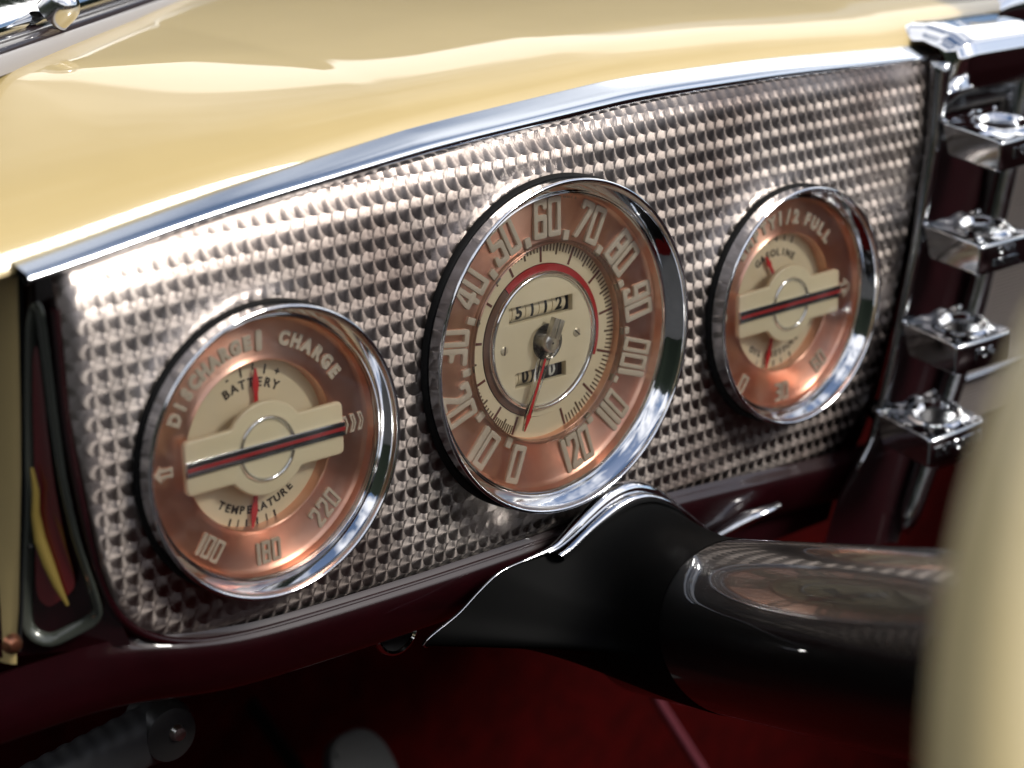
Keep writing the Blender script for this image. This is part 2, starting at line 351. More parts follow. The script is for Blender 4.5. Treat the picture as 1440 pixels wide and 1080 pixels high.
# chrome strip along the top of the panel: bulged section
def strip(x,a):
    y0=yt(x)-.004; w=1.12*float(np.interp(x,[-3.5,-2.3,-.9,.6,1.9,3.4],[.085,.10,.145,.155,.14,.115]))
    z=-.225+ .13*math.sin(math.pi*a)*(1-.25*a) - .16*a
    return (x, y0+w*(a**.9), z)
g=G(); g.grid(strip, np.linspace(-3.34,3.72,140), np.linspace(0,1,15))
g.grid(lambda x,q:(x,yt(x)-.004+.06*q,-.225-.10*q), np.linspace(-3.34,3.72,60),[0,1])
obj('trim_strip', g, mat('polished trim metal',(.74,.78,.82),.14,1,bump=.04,bscale=5), dash, DO, angle=180)
# yellow dash top / cowl
def cowl(x,t):
    w=float(np.interp(x,[-3.5,-2.3,-.9,.6,1.9,3.4],[.085,.10,.145,.155,.14,.115]))
    y0=yt(min(x,3.6))+w-.05; z0=-.33
    # cubic-ish profile: small recess, rolled shoulder, then long flat rise
    P0=[(0,0),(.02,.05),(.08,.15),(.20,.24),(.42,.325),(.85,.405),(1.7,.50),(3.0,.59),(5,.66),(9,.72),(16,.72)]
    k=t*(len(P0)-1); i=min(int(k),len(P0)-2); f=k-i
    # catmull-rom
    q=[P0[max(i-1,0)],P0[i],P0[i+1],P0[min(i+2,len(P0)-1)]]
    cr_=lambda a,b,c,d:.5*((2*b)+(-a+c)*f+(2*a-5*b+4*c-d)*f*f+(-a+3*b-3*c+d)*f**3)
    dz=cr_(*[p[0] for p in q]); dy=cr_(*[p[1] for p in q])
    fl=max(0,1-dz/4); base=y0*fl+1.27*(1-fl)+.15*min(1,max(0,(-.8-x)/1.7))*min(1,dz/1.4)*max(0,1-max(0,dz-1.6)/2.5)
    fall=.5*max(0,(-3.7-x))**2
    return (x, base+dy*.80-fall, z0-dz)
g=G(); g.grid(cowl, np.concatenate([np.linspace(-4.7,4,140),np.linspace(4.2,13,30)]), np.linspace(0,1,120))
obj('top_cowl', g, M_yellow, dash, DO, angle=180)
# shadow gap filler under the cowl edge
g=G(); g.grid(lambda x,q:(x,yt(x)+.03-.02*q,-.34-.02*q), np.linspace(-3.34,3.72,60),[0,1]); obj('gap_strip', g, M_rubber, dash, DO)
# maroon lower body rolling under
YL = smooth_tab([(-5.2,-1.06),(-3.5,-1.04),(-3.0,-1.05),(-2.68,-1.10),(-2.465,-1.17),(-2.15,-1.215),(-1.665,-1.24),(-1.0,-1.262),(-.45,-1.27),(1.0,-1.29),(1.86,-1.36),(2.76,-1.44),(3.8,-1.5),(5,-1.55)],110,6)
PR=[(.04,-.27),(.0,-.25),(-.02,-.225),(-.045,-.215),(-.12,-.225),(-.24,-.265),(-.35,-.34),(-.42,-.46),(-.45,-.62),(-.46,-.9),(-.44,-1.3)]
g=G(); g.grid(lambda x,p:(x,lerpt(YL,x)[0]+p[0],(lambda f:min(-.30,p[1])*(1-f)+p[1]*f)(min(1,max(0,(x+3.15)/.5)))), np.linspace(-5.0,4.6,160), PR)
obj('lower_body', g, M_maroon, dash, DO, angle=180)
# left return face of the dash, behind the panel's left edge
rows=[(1.02,-3.20,-3.19),(.79,-3.175,-3.22),(.2,-3.172,-3.28),(-.1,-3.155,-3.32),(-.37,-3.12,-3.37),(-.77,-3.04,-3.45),(-.92,-2.97,-3.50),(-1.08,-2.92,-3.54)]
def endf(s,y,off=0):
    r=sorted(rows); f0=float(np.interp(y,[q[0] for q in r],[q[1] for q in r])); b0=float(np.interp(y,[q[0] for q in r],[q[2] for q in r]))
    return (f0+(b0-f0)*s-off, y, -.24-.36*s+off*.3)
g=G(); g.grid(lambda s,y: endf(s,y), np.linspace(0,1.05,12), np.linspace(-1.05,1.03,50))
endp=obj('end_panel', g, M_maroon, dash, DO, angle=180)
tri=[(.38,.82),(.50,.70),(.58,.3),(.64,-.3),(.72,-.72),(.72,-.90),(.56,-.98),(.38,-.93),(.14,-.86),(.06,-.78),(.10,-.5),(.14,-.1),(.20,.4),(.28,.76)]
def loop3(pts, off): return [Vector(endf(s,y,off)) for s,y in pts]
fr=rnd(tri,.12,3); cl=loop3(fr,.03); cl=cl+[cl[0],cl[1]]
obj('end_frame', G().tube(cl,.038,12,cap=False,sq=.45), mat('dull trim',(.05,.055,.045),.25,.3,.6), endp, DO)
inner=[(.40+(s-.40)*.62, -.1+(y+.1)*.78) for s,y in rnd(tri,.12,3)]
g=G(); pts=loop3(inner,.045); c=sum(pts,Vector())/len(pts); g.add([tuple(p) for p in pts]+[tuple(c)],[(i,(i+1)%len(pts),len(pts)) for i in range(len(pts))])
obj('end_inset', g, mat('dark red gloss',(.09,.004,.006),.3,0,1), endp, DO)
sq=[(.50,-.02,.008),(.46,-.14,.018),(.49,-.26,.022),(.46,-.40,.03),(.40,-.52,.03),(.34,-.64,.022),(.27,-.76,.008)]
g=G().tube([endf(s,y,.075) for s,y,_ in sq],[r*1.1 for _,_,r in sq],10,sq=.5)
tb=obj('reflection_shape', g, M_reflection, endp, DO);  # yellow reflection in the end trim, modelled as a coloured shape
g=G().lathe([(0,.02),(.012,.018),(.016,.0)],(0,0,0),16); e0=endf(.49,-.42,.12); g.xf(lambda x,y,z:(e0[0]-z,e0[1]+y,e0[2]+x)); obj('screw', g, M_rubber, endp, DO)  # dark dot added on the reflection shape
# left yellow pillar edge
def pil(a,y):
    b0=endf(.80,max(min(y,1.0),-1.05))
    s=math.sin(a); return (b0[0]-.03-.10*s-.10*(1-math.cos(a)), y, b0[2]+.02-.9*(1-math.cos(a)))
pl=thing('door_pillar',( -3.6,-3,-.6),'yellow painted pillar edge at the far left end of the dashboard','pillar')
g=G(); g.grid(pil, np.linspace(0,math.pi/2,12), np.linspace(-1.08,1.2,40)); obj('painted_panel', g, M_yellow, pl, (-3.6,-3,-.6), angle=180)
obj('seal', G().tube([tuple(Vector(pil(0,y))+Vector((.0,0,.03))) for y in np.linspace(-1.0,1.0,20)],.010,10), M_rubber, pl, (-3.6,-3,-.6))
g=G().lathe([(0,.05),(.03,.045),(.05,.02),(.055,0)],(-3.50,-.92,-.42),20); 
tag(obj('copper_button', g, M_copperedge, org=(-3.50,-.92,-.42)),'small copper coloured round button below the left end of the dashboard','button')

# ---------------------------------------------------------------- numerals
TX,TY=.29,.15
GL={'0':[rect(0,0,1,1),rect(TX,TY,1-TX,1-TY)],
'1':[rect(.0,0,.42,1)],
'2':[[(0,0),(1,0),(1,.17),(.42,.17),(1,.55),(1,1),(0,1),(0,.70),(.31,.70),(.31,.85),(.69,.85),(.69,.62),(0,.17)]],
'3':[[(0,0),(1,0),(1,1),(0,1),(0,.85),(.69,.85),(.69,.58),(.2,.58),(.2,.43),(.69,.43),(.69,.15),(0,.15)]],
'4':[[(.52,0),(.85,0),(.85,.2),(1.05,.2),(1.05,.35),(.85,.35),(.85,1),(.48,1),(0,.37),(0,.2),(.52,.2)],[(.52,.35),(.28,.35),(.52,.72)]],
'5':[[(0,0),(1,0),(1,.6),(.31,.6),(.31,.85),(1,.85),(1,1),(0,1),(0,.45),(.69,.45),(.69,.15),(.31,.15),(.31,.28),(0,.28)]],
'6':[[(0,0),(1,0),(1,.6),(.31,.6),(.31,.85),(.69,.85),(.69,.72),(1,.72),(1,1),(0,1)],rect(.31,.15,.69,.45)],
'7':[[(0,1),(1,1),(1,.82),(.42,0),(.08,0),(.66,.84),(.28,.84),(.28,.74),(0,.74)]],
'8':[rect(0,0,1,1),rect(.31,.15,.69,.44),rect(.31,.59,.69,.85)]}
GL['9']=[[(1-x,1-y) for x,y in lp] for lp in GL['6']]
def numeral(s, w, h, ext, bev, gap=.10):
    wd_=[w*(.42 if c=='1' else 1) for c in s]; tot=sum(wd_)+gap*w*(len(s)-1); x=-tot/2; g=G()
    for c,ww in zip(s,wd_):
        lps=[rnd([(px*w,py*h-h/2) for px,py in lp], (.16 if k==0 else .05)*w) for k,lp in enumerate(GL[c])]
        v,f=poly2d(lps,ext,bev,1); g.add([(p[0]+x,p[1],p[2]) for p in v],f); x+=ww+gap*w
    return g.v,g.f
def arc_text(s, r, amid, size, da, ext=.004, flip=False, off=0, bev=0, sx=1):
    g=G(); n=len(s)
    for i,ch in enumerate(s):
        if ch==' ': continue
        a=amid+(i-(n-1)/2)*da*(-1 if flip else 1)
        v,f=place2d(text2d(ch,size,ext,off,bev,sx),(r*math.sin(a),r*math.cos(a)),a+(math.pi if flip else 0))
        g.add(v,f)
    return g
R_=math.radians
def shift(g, c): g.v=[(p[0]+c[0],p[1]+c[1],p[2]+c[2]) for p in g.v]; return g

def bezel_parts(t, c, k, org):
    """chrome ring, black gasket, copper dish, glass; k = crest radius, z=0 is the crest"""
    pr=[(1.0*k,-.15),(1.0*k,-.12),(1.001*k,-.085),(1.004*k,-.03)]+[(1.0*k+.012*math.cos(a)-.004,-.012+.012*math.sin(a)) for a in np.linspace(0,math.pi,7)]
    pr+=[(.985*k-.002,-.022),(.965*k,-.045),(.94*k,-.075),(.925*k,-.10),(.92*k,-.112),(.912*k,-.118),(.905*k,-.115),(.90*k,-.125),(.898*k,-.20)]
    obj('bezel', G().lathe(pr,(c[0],c[1],0),160), M_chrome, t, org, angle=60)
    obj('gasket', G().lathe([(1.022*k,-.20),(1.020*k,-.14),(1.012*k,-.118),(1.006*k,-.112),(.999*k,-.118)],(c[0],c[1],0),120), M_rubber, t, org, angle=80)
    obj('cover_glass', G().lathe([(.0,-.108),(.5*k,-.109),(.915*k,-.112)],(c[0],c[1],0),96), M_glass, t, org, angle=180)

# ---- speedometer
SO=(0,0,-.15)
sp=thing('speedometer',SO,'large round speedometer with copper ring numbered 0 to 120, middle of three gauges','gauge')
bezel_parts(sp,(0,0),1.0,SO)
cp=obj('copper_ring', G().lathe([(.899,-.13),(.893,-.185),(.88,-.198),(.86,-.203),(.66,-.212),(.615,-.213),(.605,-.205),(.598,-.207),(.598,-.262)],(0,0,0),160), M_copper, sp, SO, angle=35)
SPC=0.4735
INW={0:1,10:1,20:1,100:1,110:1,120:1}
for q in range(13):
    v=q*10; a=(q-6)*SPC
    if q==0: a=-5.83*SPC
    s=str(v); inward = v in INW
    w=.102 if len(s)<3 else .090
    glyph=numeral(s,w,.238,.010,.004)
    rr=.756
    g=G().add(*place2d(glyph,(rr*math.sin(a),rr*math.cos(a)),a+(math.pi if inward else 0),-.203))
    o_=obj('numeral',g,M_num,cp,SO,angle=30); o_['label']='raised beige number %s'%s
    if q<12:
        a2=a+SPC/2 if q else -5.5*SPC
        g=G().add(*place2d(poly2d([rnd(rect(-.022,-.032,.022,.032),.008)],.010,.003,1),(.645*math.sin(a2),.645*math.cos(a2)),a2,-.206)); obj('marker_block',g,M_num,cp,SO,angle=30)
# little LIGHTS lettering and slot at the top rim
g=arc_text('LIGHTS',.874,R_(10.5),.030,R_(2.0),.002); shift(g,(0,0,-.198)); obj('lettering',g,M_num,cp,SO,smooth=False)
g=G().add(*place2d(poly2d([rnd(rect(-.034,-.008,.034,.008),.008)],.002),(.883*math.sin(R_(1)),.883*math.cos(R_(1))),R_(1),-.197)); obj('slot',g,M_blackpaint,cp,SO,smooth=False)
# clear upstanding lip with graduation holes
obj('clear_lip', G().lathe([(.622,-.206),(.618,-.172),(.610,-.168),(.603,-.172),(.600,-.205)],(0,0,0),140), M_plastic, sp, SO)
# dial face: cream disc with two counter windows
win1=rect(-.272,.146,.240,.246); win2=rect(-.232,-.252,.180,-.160)
ring=poly2d([circ(.600,120),circ(.470,120)],.004); g=G().add(*place2d(ring,(0,0),0,-.262)); face=obj('dial_face',g,M_cream,sp,SO,smooth=False)
disc=poly2d([circ(.392,120),rnd(win1,.006,2),rnd(win2,.006,2)],.018,.003,1); g=G().add(*place2d(disc,(0,0),0,-.262)); cdisc=obj('centre_disc',g,M_cream2,sp,SO,angle=30)
def arcband(r0,r1,a0,a1,z,n=90):
    return G().lathe([(r0,z-.01),(r0,z),(r1,z),(r1,z-.01)],(0,0,0),n,a0,a1)
obj('red_band', arcband(.424,.466,R_(-38),R_(112),-.250), M_redarc, face, SO, angle=30)
obj('brown_band', arcband(.424,.466,R_(-165),R_(-38.6),-.250), M_brownarc, face, SO, angle=30)
obj('lower_band', arcband(.424,.466,R_(112.5),R_(194.5),-.2525), M_cream, face, SO, angle=30)
pr=[(.428,-.252),(.425,-.232),(.416,-.222),(.405,-.222),(.396,-.230),(.390,-.246)]
obj('chrome_ring', G().lathe(pr,(0,0,0),120), M_chrome, sp, SO, angle=80)
maj=G(); mnr=G()
for q in range(0,121):
    a=(q/10-6)*SPC
    if q<10: a=(-5.7+ (q/10)*.7)*SPC
    if q%10==0: r0,r1,w,tg=.480,.594,.0078,maj
    elif q%5==0: r0,r1,w,tg=.520,.594,.0060,mnr
    else: r0,r1,w,tg=.542,.594,.0046,mnr
    tg.add(*place2d(([(-w,r0,0),(w,r0,0),(w,r1,0),(-w,r1,0),(-w,r0,.002),(w,r0,.002),(w,r1,.002),(-w,r1,.002)],[(4,5,6,7),(0,1,5,4),(1,2,6,5),(2,3,7,6),(3,0,4,7)]),(0,0),a,-.2572))
obj('major_ticks',maj,M_inkred,face,SO,smooth=False); obj('minor_ticks',mnr,M_minor,face,SO,smooth=False)
# counters
def counter(win, chars, dark, z=-.262):
    x0,y0=win[0]; x1,y1=win[2]; cy=(y0+y1)/2; n=len(chars); h=(y1-y0)
    hg=obj('counter_housing', G().box((x0-.02,y0-.04,z-.20),(x1+.02,y1+.04,z-.17)), M_blackpaint, sp, SO, smooth=False)
    hz=z-.02
    for a_,b_ in (((x0-.09,y0-.05,z-.19),(x0-.05,y1+.05,hz)),((x1+.012,y0-.05,z-.19),(x1+.03,y1+.05,hz)),((x0-.05,y1+.02,z-.19),(x1+.012,y1+.05,hz)),((x0-.05,y0-.05,z-.19),(x1+.012,y0-.02,hz))):
        obj('housing_wall', G().box(a_,b_), M_blackpaint, hg, SO, smooth=False)
    W0=.108
    for i,ch in enumerate(chars):
        xa=x0-.045+i*W0
        g=G(); rr=.078
        g.grid(lambda a,x:(x,cy+rr*math.sin(a),z-.098+rr*math.cos(a)), np.linspace(-1.9,1.9,28),[xa+.002,xa+W0-.004])
        for xx in (xa+.002,xa+W0-.004):
            g.add([(xx,cy+rr*math.sin(a),z-.098+rr*math.cos(a)) for a in np.linspace(-1.9,1.9,28)],[tuple(range(28))])
        dk=i in dark
        d=obj('counter_drum',g,M_blackpaint if dk else M_cream,hg,SO,angle=40)
        for c2,off in ((ch,-.003),('%d'%((int(ch)+1)%10),-.123)):
            v,f=slice_y(text2d(c2,.118,.001,.0045,sx=.88),.01); v2=[]
            for p in v:
                a=(p[1]+off)/rr; v2.append((xa+W0/2-.002+p[0], cy+(rr+.0015+p[2])*math.sin(a), z-.098+(rr+.0015+p[2])*math.cos(a)))
            # subdivision of long faces is not needed at this size
            obj('counter_digit',G().add(v2,f),M_white if dk else M_blackpaint,d,SO,smooth=False)
counter(win1,'65112',())
counter(win2,'0000',(2,3))
for x,rt in ((-.316,.1),(.271,.75)):
    g=G().lathe([(.0,-.232),(.020,-.233),(.028,-.238),(.030,-.246)],(x,0,0),28); sc=obj('screw',g,M_screw,sp,SO)
    v,f=poly2d([rect(-.026,-.004,.026,.004)],.0012); obj('slot',G().add(*place2d((v,f),(x,0),rt+math.pi/2 if x<0 else rt,-.2325)),M_ink,sc,SO,smooth=False)
# needle
na=math.atan2(-.215,-.505); nl=.553
def along(t, s_, z): # t along needle, s sideways
    return (math.sin(na)*t+math.cos(na)*s_, math.cos(na)*t-math.sin(na)*s_, z)
nd=obj('needle', G().add(*(lambda vf:([along(p[1],p[0],p[2]-.196) for p in vf[0]],vf[1]))(poly2d([[(-.05,.0),(-.045,.12),(-.022,.46),(-.003,nl),(.003,nl),(.022,.46),(.045,.12),(.05,0)]],.006,.002,1))), M_plastic, sp, SO, angle=30)
vf=poly2d([[(-.007,.10),(-.009,.44),(-.018,.46),(-.002,nl),(.002,nl),(.018,.46),(.009,.44),(.007,.10)]],.002); obj('needle_line',G().add([along(p[1],p[0],p[2]-.184) for p in vf[0]],vf[1]),M_red,nd,SO,smooth=False)
obj('clear_disc', G().lathe([(.0,-.196),(.108,-.196),(.112,-.200),(.112,-.214),(.0,-.216)],(0,0,0),60), M_plastic, nd, SO)
hb=obj('hub', G().lathe([(.0,-.158),(.008,-.158),(.009,-.160),(.045,-.160),(.056,-.166),(.060,-.176),(.060,-.20),(.05,-.235)],(0,0,0),48), M_steel, nd, SO)
obj('hub_pin', G().lathe([(0,-.1565),(.006,-.1567),(.008,-.160)],(0,0,0),16), M_blackpaint, hb, SO)
g=G()
for k in range(4): g.add(*(lambda vf:([along(-p[1],p[0]+(-.033+.022*k),p[2]-.172) for p in vf[0]],vf[1]))(poly2d([rect(-.0095,.03,.0095,.150)],.016+.003*(k%2),.002,1)))
obj('counterweight',g,M_steel,nd,SO,angle=30)

# ---- small gauges
def band_outline(h=.150, rb=.262, x=.505):
    pts=[(-x,-h),( -x,h)]; up=[]
    aj=math.asin((h)/rb)
    for a in np.linspace(math.pi-aj-.0, aj, 25): up.append((rb*math.cos(a),rb*math.sin(a)))
    top=[(-x,h)]+up+[(x,h)]; bot=[(x,-h)]+[(-px,-py) for px,py in up]+[(-x,-h)]
    return top+bot
def small_gauge(c, label, words, nums, faces_txt, ticks, needles, emblem):
    org=(c[0],c[1],-.15); k=.79
    t=thing('gauge',org,label,'gauge','small twin gauges either side of the speedometer')
    bezel_parts(t,c,k,org)
    C=(c[0],c[1],0)
    cp=obj('copper_ring', G().lathe([(.708,-.13),(.704,-.180),(.69,-.192),(.675,-.196),(.50,-.202),(.482,-.196),(.472,-.190),(.466,-.196),(.464,-.30)],C,140), M_copper, t, org, angle=35)
    face=obj('dial_face', G().lathe([(0,-.272),(.48,-.272),(.48,-.30)],C,80), M_cream, t, org, angle=30)
    for s,r,am,size,da,fl in words:
        g=arc_text(s,r,am,size,da,.005,fl,.0060,.0015,.90); shift(g,(c[0],c[1],-.196)); obj('lettering',g,M_num,cp,org,angle=30)['label']='raised beige letters %s'%s
    for s,r,a,w,h,inw in nums:
        gl=numeral(s,w,h,.006,.002,.18); g=G().add(*place2d(gl,(r*math.sin(a)+c[0],r*math.cos(a)+c[1]),a+(math.pi if inw else 0),-.196)); obj('numeral',g,M_num,cp,org,angle=30)['label']='raised beige number %s'%s
    for s,r,am,size,da,fl in faces_txt:
        g=arc_text(s,r,am,size,da,.001,fl,.002); shift(g,(c[0],c[1],-.2700)); obj('printed_word',g,M_ink,face,org,smooth=False)['label']='small dark printed word %s'%s
    for half in (0,1):
      g=G()
      for r0,r1,a,w in ticks:
        if (abs(a)>1.5)!=bool(half): continue
        g.add(*place2d(([(-w,r0,0),(w,r0,0),(w,r1,0),(-w,r1,0)],[(0,1,2,3)]),(0,0),a,0))
      shift(g,(c[0],c[1],-.2695)); obj('ticks',g,M_ink,face,org,smooth=False)
    for a0,r0,a1,r1 in needles:
        p0=(r0*math.sin(a0),r0*math.cos(a0)); p1=(r1*math.sin(a1),r1*math.cos(a1)); dx,dy=p1[0]-p0[0],p1[1]-p0[1]; l=math.hypot(dx,dy)
        vf=poly2d([[(-.012,0),(-.012,l*.35),(-.020,l*.6),(-.012,l*.8),(-.004,l),(.004,l),(.012,l*.8),(.020,l*.6),(.012,l*.35),(.012,0)]],.004,.001,1)
        g=G().add(*place2d(vf,p0,math.atan2(dx,dy),0)); shift(g,(c[0],c[1],-.246)); obj('needle',g,M_red,t,org,angle=30)
    # raised cream cross band with round boss
    v,f=poly2d([rnd(band_outline(),.035,3)],.006,.014,4); g=G().add([(p[0]+c[0],p[1]+c[1],p[2]-.152) for p in v],f)
    band=obj('cross_band',g,M_cream2,t,org,angle=50)
    pr=[(.170+.013*math.cos(a),-.130+.013*math.sin(a)) for a in np.linspace(0,2*math.pi,13)]
    obj('boss_ring', G().lathe(pr,C,72), M_chrome, band, org)
    x0,x1=-.507,.507
    bar=obj('chrome_bar', G().box((c[0]+x0,c[1]-.042,-.138),(c[0]+x1,c[1]+.042,-.116)), M_chrome, band, org, bev=.004)
    for y0,y1,m_ in ((.012,.031,M_blackpaint),(-.010,.009,M_redarc),(-.036,-.026,M_blackpaint)):
        obj('enamel_stripe', G().box((c[0]+x0+.004,c[1]+y0,-.1165),(c[0]+x1-.004,c[1]+y1,-.1145)), m_, bar, org, smooth=False)
    for loops,px,py,sc in emblem:
        vf=poly2d([[(x*sc,y*sc) for x,y in lp] for lp in loops],.003,.001,1); obj('emblem',G().add(*place2d(vf,(px+c[0],py+c[1]),0,-.194)),M_num,cp,org,angle=30)
    return t
chev=[[(0,-1),(.55,-1),(.9,0),(.55,1),(0,1),(.35,0)],[(.28,-.75),(.45,-.75),(.68,0),(.45,.75),(.28,.75),(.55,0)]]
feather=[[(-1,0),(-.3,.8),(-.2,.35),(.1,.6),(.15,.35),(.9,.5),(.9,-.5),(.15,-.35),(.1,-.6),(-.2,-.35),(-.3,-.8)],rect(-.35,-.15,.65,.15)]
arrow=[[(-1,-.35),(.2,-.35),(.1,-.8),(1,0),(.1,.8),(.2,.35),(-1,.35)],[(-.8,-.15),(.4,-.15),(.35,-.38),(.75,0),(.35,.38),(.4,.15),(-.8,.15)]]
small_gauge((-2.0862,-.15),'round copper gauge with battery and temperature scales around its cream cross band',
  [('DISCHARGE',.572,R_(-34),.100,R_(7.3),False),('CHARGE',.585,R_(38.5),.100,R_(8.0),False)],
  [('1',.578,R_(2.5),.09,.115,False),('220',.600,R_(139),.060,.128,True),('180',.604,R_(179),.056,.128,True),('100',.600,R_(-144),.056,.128,True)],
  [('BATTERY',.330,R_(2),.070,R_(9.4),False),('TEMPERATURE',.375,R_(180),.062,R_(7.2),True),('-',.40,R_(-20),.06,0,False),('+',.40,R_(27),.06,0,False)],
  [(.375,.430,R_(-7),.006),(.40,.44,R_(4),.005),(.375,.430,R_(15),.006)]+[(.425,.465,R_(a),w) for a,w in ((-157,.006),(-164,.004),(-171,.006),(180,.006),(172,.004),(165,.006))],
  [(R_(6),.20,R_(4),.415),(R_(180),.22,R_(-174),.485)],
  [(chev,.535,-.015,.052),(chev,.588,-.012,.052),(chev,.641,-.010,.052),(feather,-.60,-.01,.060)])
small_gauge((2.1221,-.15),'round copper gauge with gasoline and oil pressure scales around its cream cross band',
  [('EMPTY',.568,R_(-30),.105,R_(8.5),False),('1/2',.572,R_(3),.12,R_(8),False),('FULL',.570,R_(36),.110,R_(8.5),False)],
  [('60',.620,R_(142),.060,.125,True),('30',.622,R_(-180),.060,.125,True),('0',.625,R_(-141),.070,.125,True)],
  [('GASOLINE',.325,R_(0),.066,R_(9.2),False),('OIL PRESSURE',.375,R_(180),.056,R_(6.6),True)],
  [(.40,.445,R_(a),w) for a,w in ((-24,.004),(-10,.003),(1,.007),(12,.005),(23,.007))]+[(.42,.46,R_(a),w) for a,w in ((-157,.004),(-167,.004),(180,.007),(170,.005),(158,.007))],
  [(R_(-13),.20,R_(-21),.345),(R_(-170),.22,R_(-167),.475)],
  [(arrow,.61,-.012,.095),([circ(.045,24),circ(.030,24)],-.60,0,1)])

# ---------------------------------------------------------------- steering column
A=Vector((.78,-1.95,0)); D=Vector((-.345,.322,.885)).normalized()
U=D.cross(Vector((0,1,0))).normalized(); V=U.cross(D)
CO=(.78,-1.95,0)
colm=thing('steering_column',CO,'glossy black steering column with chrome collar below the speedometer','steering column')
RC=.52
g=G(); ts=list(np.linspace(-.1,7.0,60))
g.grid(lambda t,a: tuple(A+D*t+(U*math.cos(a)+V*math.sin(a))*RC), ts, np.linspace(0,2*math.pi,65)[:-1], closev=True)
obj('column_tube',g,M_black,colm,CO,angle=180)
# flared housing from the dash face out to the tube
edge=[(-1.14,-1.60,-.12),(-1.08,-1.53,-.09),(-.86,-1.46,-.09),(-.70,-1.36,-.09),(-.53,-1.275,-.09),(-.25,-1.265,-.09),(-.08,-1.25,-.085),(.10,-1.15,-.08),(.29,-1.06,-.08),(.42,-1.025,-.08),(.56,-1.03,-.08),(.74,-1.11,-.08),(.92,-1.24,-.09),(1.15,-1.42,-.1),(1.32,-1.62,-.1),(1.4,-1.95,-.1),(1.3,-2.30,-.15),(.95,-2.42,-.2),(.5,-2.22,-.25),(0,-2.0,-.25),(-.6,-1.76,-.22)]
E_=[Vector(p) for p in edge]; dn=[]
for i in range(len(E_)):
    for k in range(8): dn.append(E_[i].lerp(E_[(i+1)%len(E_)],k/8))
for _ in range(10): dn=[(dn[i-1]+dn[i]*2+dn[(i+1)%len(dn)])/4 for i in range(len(dn))]
cE=sum(dn,Vector())/len(dn)
def house(t,i):
    p=dn[i]; a=math.atan2((p-cE).dot(V),(p-cE).dot(U)); off=(U*math.cos(a)+V*math.sin(a))*(RC+.003)
    q=A+D*(-.1+1.25*t)+off; q0=A+D*(-.1)+off
    return tuple(q+(p-q0)*(1-t)**2.4)
g=G(); g.grid(house, list(np.linspace(0,1,18)), list(range(len(dn))), closev=True)
obj('housing',g,M_crackle,colm,CO,angle=180)
# chrome collar riding over the panel's bottom edge
seg=[p for p in dn if True][:int(8*13.6)]
def rc(i):
    x=seg[i].x; return float(np.interp(x,[-1.1,-.35,-.15,.1,.45,.8,1.0,1.3],[.005,.006,.02,.045,.058,.05,.03,.012]))
g=G().tube([p+Vector((0,.0,.02)) for p in seg],[rc(i) for i in range(len(seg))],14); obj('collar',g,M_chrome,colm,CO,angle=180)
def apron(t,i):
    p=seg[i+44] if i+44<len(seg) else seg[-1]; q=Vector(house(.10,i+44)); r=p.lerp(q,t); r.z=p.z+.03+(q.z-p.z)*t+.05*math.sin(math.pi*t); r.y+=.02*math.sin(math.pi*t); return tuple(r)
g=G(); g.grid(apron,list(np.linspace(0,1,9)),list(range(0,len(seg)-44))); obj('collar_apron',g,M_chrome,colm,CO,angle=180)

# steering wheel
Wc=A+D*(6.75/D.z)+Vector((.055,-.022,.05)); Rw,rw=2.5,.2
WO=tuple(Wc)
whl=thing('steering_wheel',WO,'cream steering wheel rim, blurred in the near foreground','steering wheel')
g=G(); g.grid(lambda a,b2: tuple(Wc+(U*math.cos(a)+V*math.sin(a))*(Rw+rw*math.cos(b2))+D*rw*.85*math.sin(b2)), np.linspace(0,2*math.pi,145)[:-1], np.linspace(0,2*math.pi,25)[:-1],closeu=True,closev=True)
obj('rim',g,M_wheel,whl,WO,angle=180)
g=G(); g.grid(lambda p,a: tuple(Wc+(U*math.cos(a)+V*math.sin(a))*p[0]+D*p[1]), [(0,.2),(.3,.18),(.5,.08),(.56,-.1),(.54,-.4)], np.linspace(0,2*math.pi,41)[:-1],closev=True); obj('hub',g,M_wheel,whl,WO,angle=180)
for a in (R_(-20),R_(200)):
    d_=U*math.cos(a)+V*math.sin(a); g=G().tube([Wc+d_*r-D*.1*(1-r/Rw) for r in np.linspace(.4,Rw-.1,8)],[.14,.12,.1,.09,.09,.09,.10,.11],14,sq=.5); obj('spoke',g,M_wheel,whl,WO,angle=180)

# ---------------------------------------------------------------- control console
KO=(3.6,-2,-.1)
con=thing('control_console',KO,'maroon and chrome centre console with four stacked knobs beside the engine-turned panel','console')
LX=[(-2.3,2.4),(-1.65,2.68),(-1.31,3.0),(-.73,3.2),(0,3.40),(.75,3.56),(1.3,3.60)]
RX=[(-2.3,3.33),(-2.17,3.39),(-1.58,3.69),(-.98,3.97),(-.39,4.20),(.38,4.43),(1.2,4.65)]
lx=lambda y: lerpt(LX,y)[0]
rxx=lambda y: lerpt(RX,y)[0]
g=G(); g.grid(lambda y,u:(lx(y)+(rxx(y)-lx(y))*u,y,-.12-.10*math.sin(math.pi*u)**.5), np.linspace(-2.2,1.25,40), np.linspace(0,1,20)); obj('recess_panel',g,M_maroon,con,KO,angle=180)
g=G(); g.grid(lambda y,u:(lx(y)-.75+1.2*u,y,-.45), np.linspace(-2.0,1.1,12),[0,1]); obj('backing_plate',g,M_maroon,con,KO)
g=G().tube([(lx(y)+.02,y,-.10) for y in np.linspace(-1.5,1.3,40)],[float(np.interp(y,[-1.5,-.6,.6,1.3],[.02,.035,.055,.075])) for y in np.linspace(-1.5,1.3,40)],16); obj('left_post',g,M_darkchrome,con,KO,angle=180)
ys=np.linspace(-2.12,1.2,44)
